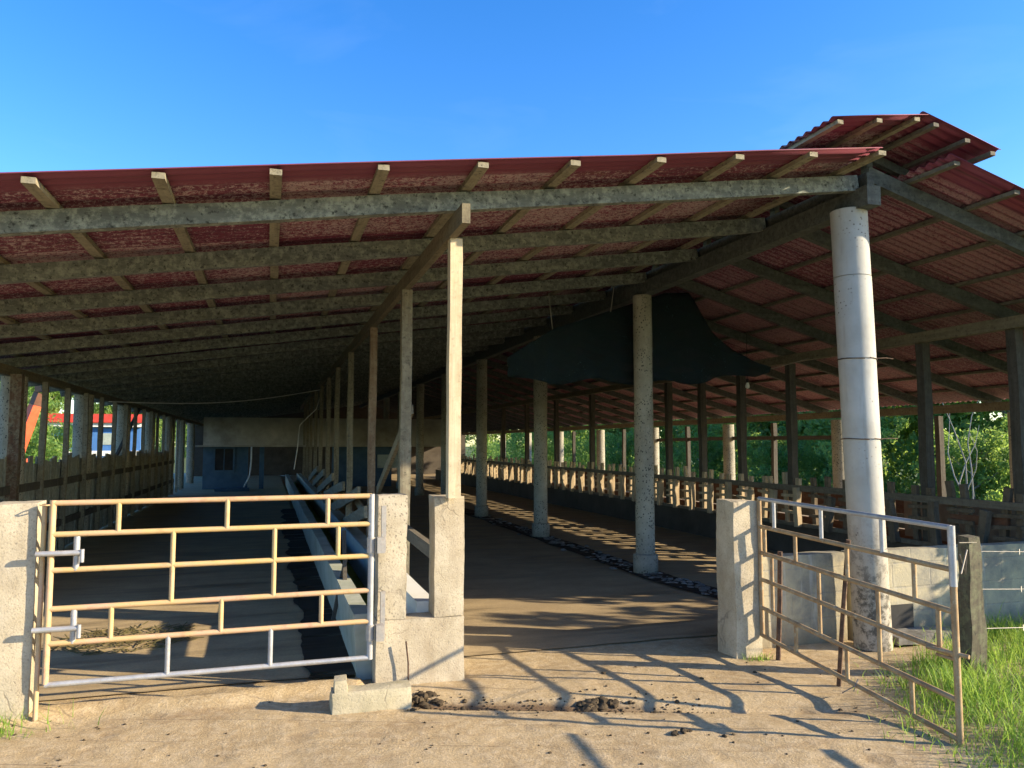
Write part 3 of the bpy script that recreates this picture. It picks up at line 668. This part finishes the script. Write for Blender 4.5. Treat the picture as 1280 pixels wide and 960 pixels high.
m.add(vs,[(i*(k+1)+j,(i+1)*(k+1)+j,(i+1)*(k+1)+j+1,i*(k+1)+j+1) for i in range(n) for j in range(k)],True)
NR=[]
for (xa,za,xb,zb) in ((3.35,3.03,3.3,3.5),(4.15,3.30,4.2,3.62),(6.55,2.63,7.2,2.80)): q=MB(); q.tube([(xa,8.98,za),(xb,8.98,zb)],.006,5); NR.append(q)
p=m.build('shade_net',M['net']); [q.build('rope',M['wire'],p) for q in NR]; s=p.modifiers.new('thickness','SOLIDIFY'); s.thickness=.006; tag(p,'dark green shade net hanging under the right roof behind the second column','net')
bl=thing('light_bulb','small light bulb hanging in the dark below the green net','bulb',(6.6,9.6,2.5))
m=MB(); m.lathe((6.6,9.6,2.40),[(.004,0),(.028,.015),(.033,.04),(.022,.075),(.016,.09)],14); m.build('glass',M['bulb'],bl)
m=MB(); m.lathe((6.6,9.6,2.49),[(.018,0),(.02,.05),(.006,.06)],12); m.tube([(6.6,9.6,2.54),(6.6,9.6,3.2)],.004,5); m.build('socket',M['black'],bl)

# ------------------------------------------------------------------ floor debris
rnd=random.Random(21)
def lump(m,c,r,seed,flat=.6):
    vs=[];n=7;k=5
    for i in range(k+1):
        ph=math.pi*i/k
        for j in range(n):
            a=2*math.pi*j/n; d=Vector((math.sin(ph)*math.cos(a),math.sin(ph)*math.sin(a),math.cos(ph)*flat))
            q=r*(1+.55*noise.noise(d*1.6+Vector((seed*5.1,seed,0)))); vs.append(Vector(c)+d*q)
    m.add(vs,[(i*n+j,(i+1)*n+j,(i+1)*n+(j+1)%n,i*n+(j+1)%n) for i in range(k) for j in range(n)],False)
m=MB()
for i in range(300):
    y=7.2+9.5*rnd.random()**1.4; x=4.47+rnd.gauss(0,.10)+(.15 if y<8.3 else 0)*(8.3-y); lump(m,(x,y,.02),rnd.uniform(.012,.05),i,.42)
m.build('rubble_line',M['stone'],kind='stuff')
for c in range(1):
    pass
gut=MB(); vs=[]
for i in range(60):
    y=6.9+.2*i; w=.20+.06*noise.noise(Vector((y,0,0))); x=4.45+.05*noise.noise(Vector((y*.7,3,0)))+(.12*(8.3-y) if y<8.3 else 0)
    vs += [(x-w,y,.022),(x+w,y,.022)]
gut.add(vs,[(2*i,2*i+1,2*i+3,2*i+2) for i in range(59)]); gut.build('wet_gutter',M['manure'],kind='structure')
mn=MB(); vs=[]
for i in range(120):
    y=5.43+.12*i; w=.30+.12*noise.noise(Vector((y*1.4,0,0)))+.05*noise.noise(Vector((y*6,0,0)))+.08*noise.noise(Vector((y*.3,5,0))); vs += [(.60-w-.02,y,.024+(.012 if y<5.75 else 0)),(.63,y,.028+(.012 if y<5.75 else 0))]
mn.add(vs,[(2*i,2*i+1,2*i+3,2*i+2) for i in range(119)]); mn.build('manure_strip',M['manure'],kind='structure')
def pile(c,rx,ry,n,r,label):
    m=MB()
    for i in range(n):
        a=rnd.random()*6.28; q=math.sqrt(rnd.random()); x=c[0]+rx*q*math.cos(a); y=c[1]+ry*q*math.sin(a)
        lump(m,(x,y,hgt(x,y)+r*(1-q)*.9),r*rnd.uniform(.5,1.3),i*1.7+c[0],.7)
    p=m.build('dung_pile',M['dung']); tag(p,label,'dung','dung piles on the yard')
pile((1.97,4.55),.14,.06,44,.026,'dark crumbly dung pile at the end of the gutter stain')
pile((.50,3.66),.20,.10,60,.026,'dung pile near the bottom edge below the kerb block')
pile((.93,4.92),.14,.10,36,.024,'dung pile at the foot of the double pier beside the kerb')
pile((2.20,3.92),.08,.04,14,.014,'small dung pile near the bottom right of the yard')
m=MB()
for i in range(560):
    x=rnd.uniform(-1.8,4.2); y=rnd.uniform(2.8,5.2)
    if rnd.random()<.62:
        x=rnd.uniform(.5,2.6); y=5.19-.347*x+rnd.gauss(0,.09)
    lump(m,(x,y,hgt(x,y)+.002),rnd.uniform(.003,.010) if rnd.random()<.9 else rnd.uniform(.01,.018),i,.6)
m.build('dirt_clods',M['dung'],kind='stuff')
m=MB()
for i in range(300):
    a=rnd.random()*6.28; q=math.sqrt(rnd.random()); x=-1.10+.55*q*math.cos(a); y=7.0+.45*q*math.sin(a); d=rnd.random()*3.14; l=rnd.uniform(.06,.18); z=.02+rnd.random()*.05*(1-q)
    m.beam((x,y,z),(x+l*math.cos(d),y+l*math.sin(d),z+rnd.uniform(-.01,.02)),.007,.004)
p=m.build('straw_heap',M['straw']); tag(p,'flat heap of trampled straw on the lane floor behind the closed gate','straw')

# ------------------------------------------------------------------ grass
def blade(m,x,y,z,h,w,a,bend):
    d=Vector((math.cos(a),math.sin(a),0)); s=Vector((-d.y,d.x,0)); vs=[]
    for i,t in enumerate((0,.4,.75,1)):
        p=Vector((x,y,z-.01))+d*bend*h*t*t+Vector((0,0,h*t*(1-.3*bend*t)))
        ww=w*(1-t)**.7
        vs += [p-s*ww/2,p+s*ww/2] if i<3 else [p]
    m.add(vs,[(0,1,3,2),(2,3,5,4),(4,5,6)])
m=MB(); rnd=random.Random(33); cnt=0
def edge(y): # left edge of the grass, by distance
    return 3.38+.16*noise.noise(Vector((y*2.2,0,1)))+max(0,(y-3.5))*.75-max(0,3.2-y)*.15
while cnt<26000:
    x=rnd.uniform(3.2,8.6); y=rnd.uniform(2.0,5.2)
    e=edge(y)+(.10*rnd.gauss(0,1))
    if x<e or (y>4.55 and x<5.6 and rnd.random()<.93): continue
    dn=noise.noise(Vector((x*1.8,y*1.8,9)))
    if rnd.random()>.75+.7*dn: continue
    k=min(1,.4+(x-e)*1.5); h=rnd.uniform(.08,.23)*k*(1+.7*dn)
    if rnd.random()<.03: h*=1.7
    blade(m,x,y,hgt(x,y),h,rnd.uniform(.004,.010),rnd.random()*6.28,rnd.uniform(.2,1.1)); cnt+=1
m.build('grass',M['grass'],kind='stuff')
m=MB()
for i in range(900):
    x=-1.72+rnd.gauss(0,.22); y=5.04+rnd.gauss(0,.09)
    blade(m,x,y,hgt(x,y),rnd.uniform(.04,.17),rnd.uniform(.004,.008),rnd.random()*6.28,rnd.uniform(.3,1.2))
for i in range(60):
    x=3.5+rnd.gauss(0,.06); y=5.03+rnd.gauss(0,.03); blade(m,x,y,hgt(x,y),rnd.uniform(.03,.09),.007,rnd.random()*6.28,rnd.uniform(.3,1.2))
m.build('weeds',M['grass'],kind='stuff')

# ------------------------------------------------------------------ trees
def tree_parts(seed,h,w,nl,ls,mat,trunk=.14,low=.1,bush=False):
    rr=random.Random(seed); root=thing('bush' if bush else 'tree','','')
    t=MB(); lean=rr.uniform(-.3,.3)
    pts=[(lean*(z/h)**2+.08*math.sin(z+seed),.1*math.sin(1.3*z+seed),z) for z in [h*.85*i/7 for i in range(8)]]
    t.tube(pts,[trunk*(1-.8*i/7) for i in range(8)],8)
    tips=[]
    for i in range(9):
        a=rr.random()*6.28; z0=h*rr.uniform(.2,.7); ln=w*rr.uniform(.3,.55); bx=pts[min(7,int(z0/(h*.85)*7))]
        p=[Vector((bx[0],bx[1],z0))+Vector((math.cos(a)*ln*q,math.sin(a)*ln*q,ln*(.55*q+.3*q*q))) for q in (0,.35,.7,1)]
        t.tube(p,[trunk*.42,trunk*.30,trunk*.2,trunk*.08],6); tips += [p[1],p[2],p[3]]
    t.build('trunk',M['bark'],root)
    clumps=[]
    for i in range(34 if not bush else 18):
        a=rr.random()*6.28; q=math.sqrt(rr.random()); zz=low+(1-low)*rr.random(); prof=math.sin(math.pi*min(1,max(.08,zz*.85+.12)))**.6
        clumps.append((Vector((math.cos(a)*q*w*.5*prof,math.sin(a)*q*w*.5*prof,h*zz)),w*rr.uniform(.10,.20)))
    for p in tips: clumps.append((Vector(p),w*rr.uniform(.08,.14)))
    m=MB()
    for i in range(nl):
        c,r=rr.choice(clumps); d=Vector((rr.gauss(0,1),rr.gauss(0,1),rr.gauss(0,.75))).normalized()*r*(.55+.5*rr.random())
        p=c+d
        if p.z<.05: p.z=.05+rr.random()*.4
        s=ls*rr.uniform(.6,1.4); nrm=(d.normalized()+Vector((rr.gauss(0,.8),rr.gauss(0,.8)-.15,.15+rr.gauss(0,.6)))).normalized()
        u=nrm.orthogonal().normalized(); u=Matrix.Rotation(rr.random()*6.28,3,nrm)@u; v=nrm.cross(u)
        m.add([p-u*s*.5,p-v*s*.24+nrm*s*.05,p+u*s*.5-nrm*s*.10,p+v*s*.24+nrm*s*.05],[(0,1,2,3)])
    m.build('crown',mat,root); return root
P=[tree_parts(1,6.2,6.4,15000,.27,M['leaf_dark'],.13,.06),tree_parts(2,5.6,5.8,14000,.25,M['leaf_mid'],.11,.04),tree_parts(3,5.2,6.0,11000,.23,M['leaf_pale'],.10,.08),tree_parts(5,2.4,3.2,5000,.17,M['leaf_mid'],.05,.02,True)]
used=set()
def tree(k,x,y,label,cat,group,rz,s):
    r=P[k]
    if k in used: r=copy_thing(P[k],(x,y,-.16),label,rz,s)
    else:
        used.add(k); r.location=(x,y,-.16); r.rotation_euler=(0,0,rz); r.scale=(s,)*3; r['label']=label
    r['category']=cat; r['group']=group
G='trees beyond the right side of the barn'
spots=[(0,23.5,19.5,'big dark leafy tree seen past the last post at the right edge',1.0),
(1,22.5,24.0,'bushy mid green tree right of the dark post beside the white column',1.05),
(0,24.5,27.5,'dark dense tree directly right of the white column',1.05),
(2,23.5,31.0,'yellow green tree just left of the white column',1.0),
(1,24.5,35.5,'mid green tree between the two thin posts left of the white column',1.1),
(0,25.5,40.5,'dark tree behind the pale sunlit eave column',1.1),
(2,23.0,45.0,'pale green tree right of the spotted second column',1.05),
(1,25.0,52.0,'green tree left of the spotted second column',1.15),
(2,24.0,60.0,'pale tree in the narrow gap between the second and third columns',1.2),
(0,26.0,70.0,'dark distant tree right of the third column',1.3),
(2,24.0,86.0,'farthest pale tree left of the third column',1.4)]
for i,(k,x,y,l,s) in enumerate(spots): tree(k,x,y,l,'tree',G,i*1.9,s)
B='bushes beyond the pen rail'
for i,(x,y,l,s) in enumerate([(18.8,16.8,'low bush beyond the pen rail nearest the right edge',.8),(18.5,20.5,'rounded bush beyond the pen rail right of the white column',.85),(18.8,25.5,'bush beyond the pen rail left of the white column',.8),(19.0,31.5,'bush beyond the pen rail between thin dark posts',.85),(19,40,'distant bush beyond the pen rail behind the second column',.9),(19,52,'farthest bush beyond the pen rail near the third column',1.0)]): tree(3,x,y,l,'bush',B,i*2.1,s)
m=MB(); rr=random.Random(77)
for i in range(26000):
    y=15+75*rr.random()**1.5; x=21.0+.03*y+rr.gauss(0,.7)+1.2*noise.noise(Vector((y*.25,0,0))); hh=1.9+1.0*noise.noise(Vector((y*.4,3,0)))
    p=Vector((x,y,-.1+hh*rr.random())); q=.22*rr.uniform(.6,1.4); nrm=Vector((rr.gauss(0,.8),rr.gauss(0,.8)-.6,.3+rr.gauss(0,.4))).normalized(); u=Matrix.Rotation(rr.random()*6.28,3,nrm)@nrm.orthogonal().normalized(); v=nrm.cross(u)
    m.add([p-u*q*.5,p-v*q*.24,p+u*q*.5-nrm*q*.1,p+v*q*.24],[(0,1,2,3)])
m.build('thicket',M['leaf_mid'],kind='stuff')
tree(3,8.7,4.4,'small unseen bush added off frame to shade the right end of the block wall','bush','unseen bushes added for their shade',.4,.62)  # unseen bush, added to shade the block wall
tree(3,9.9,4.6,'tall unseen bush added off frame to shade the feed fence and floor','bush','unseen bushes added for their shade',1.4,1.05)  # unseen bush, added to shade the feed fence and streak the floor
bs=thing('bare_sapling','pale bare forked sapling standing before the trees at the right edge','sapling',(15.0,13.6,-.16))
m=MB(); 
for q,(dx,dy,h) in enumerate(((-.5,.1,3.4),(.35,-.2,3.0),(.0,.5,2.6),(.7,.3,2.2),(-.2,-.4,2.0))):
    m.tube([(15.0+dx*t*t+.10*math.sin(6*t+q),13.6+dy*t+.08*math.cos(7*t+q),-.16+h*t) for t in (0,.2,.4,.6,.8,1)],[.022*(1-.8*t) for t in (0,.2,.4,.6,.8,1)],6)
m.build('trunk',M['bark_pale'],bs)
GL='trees beyond the left side of the barn'
for i,(k,x,y,l,s) in enumerate([(2,-14.5,46,'bright yellow green tree behind the orange spout',1.0),(1,-16.5,62,'sunlit green tree between the thin left posts',1.2),(2,-13.5,78,'pale tree above the red roofed blue shed',1.3),(2,-13.0,95,'pale tree seen between the far left columns',1.3),(1,-11.0,110,'farthest green tree along the left side',1.4)]): tree(k,x,y,l,'tree',GL,i*1.3+.5,s)
tree(3,-10.5,38,'sunlit bush at the foot of the orange spout','bush','bushes left of the barn',.7,1.0)
tree(3,-11.5,50,'sunlit bush beside the blue shed','bush','bushes left of the barn',2.7,1.1)

# ------------------------------------------------------------------ things outside to the left
fh=thing('forage_chopper','orange forage chopper with a tall tapering spout outside the left fence','machine',(-8.6,33,0))
m=MB(); sp=[(-9.15,33,.9),(-9.0,33,1.5),(-8.72,33,2.3),(-8.5,33,3.05)]
m.tube([(-9.3,33,.5)]+sp,[.34,.32,.29,.25,.22],4,True,False); m.build('spout',M['orange'],fh)
m=MB(); m.tube([(-8.5,33,3.06),(-8.36,33,3.52)],[.215,.22],4,True,False); m.build('spout_neck',M['brown'],fh)
m=MB(); m.box((-8.28,32.95,3.72),(.42,.34,.34)); m.build('spout_mouth',M['black'],fh)
m=MB(); m.box((-8.26,33.0,3.93),(.62,.50,.06)); m.box((-7.98,33,3.76),(.05,.46,.32)); m.build('hood',M['white'],fh)
m=MB(); m.box((-9.4,33.1,.75),(1.5,1.1,.6)); m.box((-9.4,33.1,.38),(1.1,.2,.15)); m.build('body',M['orange'],fh)
for dy in (-.7,.7):
    m=MB(); m.tube([(-9.4,33.1+dy-.1,.28),(-9.4,33.1+dy+.1,.28)],.42,20); m.build('wheel',M['black'],fh)
sh=thing('shed','blue painted shed with red roof edge and white band outside on the left','shed',(-11.3,60,0))
m=MB(); m.box((-11.6,61.5,1.3),(5.6,3,2.95)); w3=m.build('wall',M['blue'],sh)
m=MB(); m.box((-11.6,61.3,2.93),(5.9,3.5,.28)); m.build('band',M['white'],sh)
m=MB(); m.box((-11.6,61.2,3.38),(6.1,3.8,.60)); m.build('roof',M['red'],sh)
m=MB(); m.box((-10.9,59.98,1.95),(.9,.06,.8)); m.build('window',M['glass'],w3)
m=MB(); m.box((-11.6,59.97,.95),(5.6,.06,.35)); m.build('band',M['white'],sh)
m=MB(); m.tube([(-11.6,43,-.1),(-11.6,43,4.2)],.06,8); p=m.build('pole',M['gate_cream']); tag(p,'thin pale yellow pole standing outside the left fence','pole')

# ------------------------------------------------------------------ unseen rail fence added right of the frame to cast shadow lines on the yard
yf=thing('unseen_pipe_fence','unseen pipe rail fence added outside the frame to cast its shadow on the yard','fence',(4.3,2.8,0))
for z in (1.1,.6):
    m=MB(); m.tube([(4.25,2.75,z),(4.15,-2.3,z)],.016,8); m.build('rail',M['rust'],yf)
for y in (.6,-2.3):
    m=MB(); m.tube([(4.2,y,-.1),(4.2,y,1.25)],.03,8); m.build('post',M['rust'],yf)

# ------------------------------------------------------------------ light, sky, camera
EL=20.5; sd=Vector((.89,-.456,0)).normalized().normalized()*math.cos(R(EL))+Vector((0,0,math.sin(R(EL))))
l=bpy.data.lights.new('sun','SUN'); l.energy=4.2; l.angle=R(.5); l.color=(1,.83,.58)
lo=bpy.data.objects.new('sun',l); col.objects.link(lo); lo.rotation_euler=sd.to_track_quat('Z','Y').to_euler(); lo.location=(20,-10,15)
w=bpy.data.worlds.new('World'); sc.world=w; w.use_nodes=True; nt=w.node_tree; bg=nt.nodes['Background']
sk=nt.nodes.new('ShaderNodeTexSky'); sk.sky_type='NISHITA'; sk.sun_disc=False; sk.sun_elevation=R(EL); sk.sun_rotation=math.atan2(sd.x,sd.y)
sk.air_density=1.0; sk.dust_density=.4; sk.ozone_density=2.5
hs=nt.nodes.new('ShaderNodeHueSaturation'); hs.inputs['Saturation'].default_value=1.36; hs.inputs['Hue'].default_value=.511
nt.links.new(sk.outputs[0],hs.inputs['Color'])
tc=nt.nodes.new('ShaderNodeTexCoord'); mp=nt.nodes.new('ShaderNodeMapping'); mp.inputs['Scale'].default_value=(2.2,2.2,7); nt.links.new(tc.outputs['Generated'],mp.inputs[0])
wn=nt.nodes.new('ShaderNodeTexNoise'); wn.inputs['Scale'].default_value=1.6; wn.inputs['Detail'].default_value=7; wn.inputs['Distortion'].default_value=.6; nt.links.new(mp.outputs[0],wn.inputs['Vector'])
wr=nt.nodes.new('ShaderNodeValToRGB'); wr.color_ramp.elements[0].position=.56; wr.color_ramp.elements[0].color=(0,0,0,1); wr.color_ramp.elements[1].position=.85; wr.color_ramp.elements[1].color=(.05,.05,.05,1); nt.links.new(wn.outputs['Fac'],wr.inputs[0])
wm=nt.nodes.new('ShaderNodeMix'); wm.data_type='RGBA'; nt.links.new(wr.outputs[0],wm.inputs[0]); nt.links.new(hs.outputs[0],wm.inputs[6]); wm.inputs[7].default_value=(4.6,5.2,6.0,1)
nt.links.new(wm.outputs[2],bg.inputs[0]); bg.inputs[1].default_value=.132
cam=bpy.data.cameras.new('camera'); cam.lens=27; cam.sensor_width=36; cam.clip_end=2000; cam.clip_start=.05
co=bpy.data.objects.new('camera',cam); col.objects.link(co); co.location=(0,0,1.6); co.rotation_euler=(R(90+4.467),0,R(-17.413)); sc.camera=co
sc.view_settings.view_transform='Standard'; sc.view_settings.look='None'; sc.view_settings.gamma=1; sc.view_settings.exposure=1.45
try: sc.view_settings.use_curve_mapping=False
except Exception: pass
sc.render.engine='CYCLES'
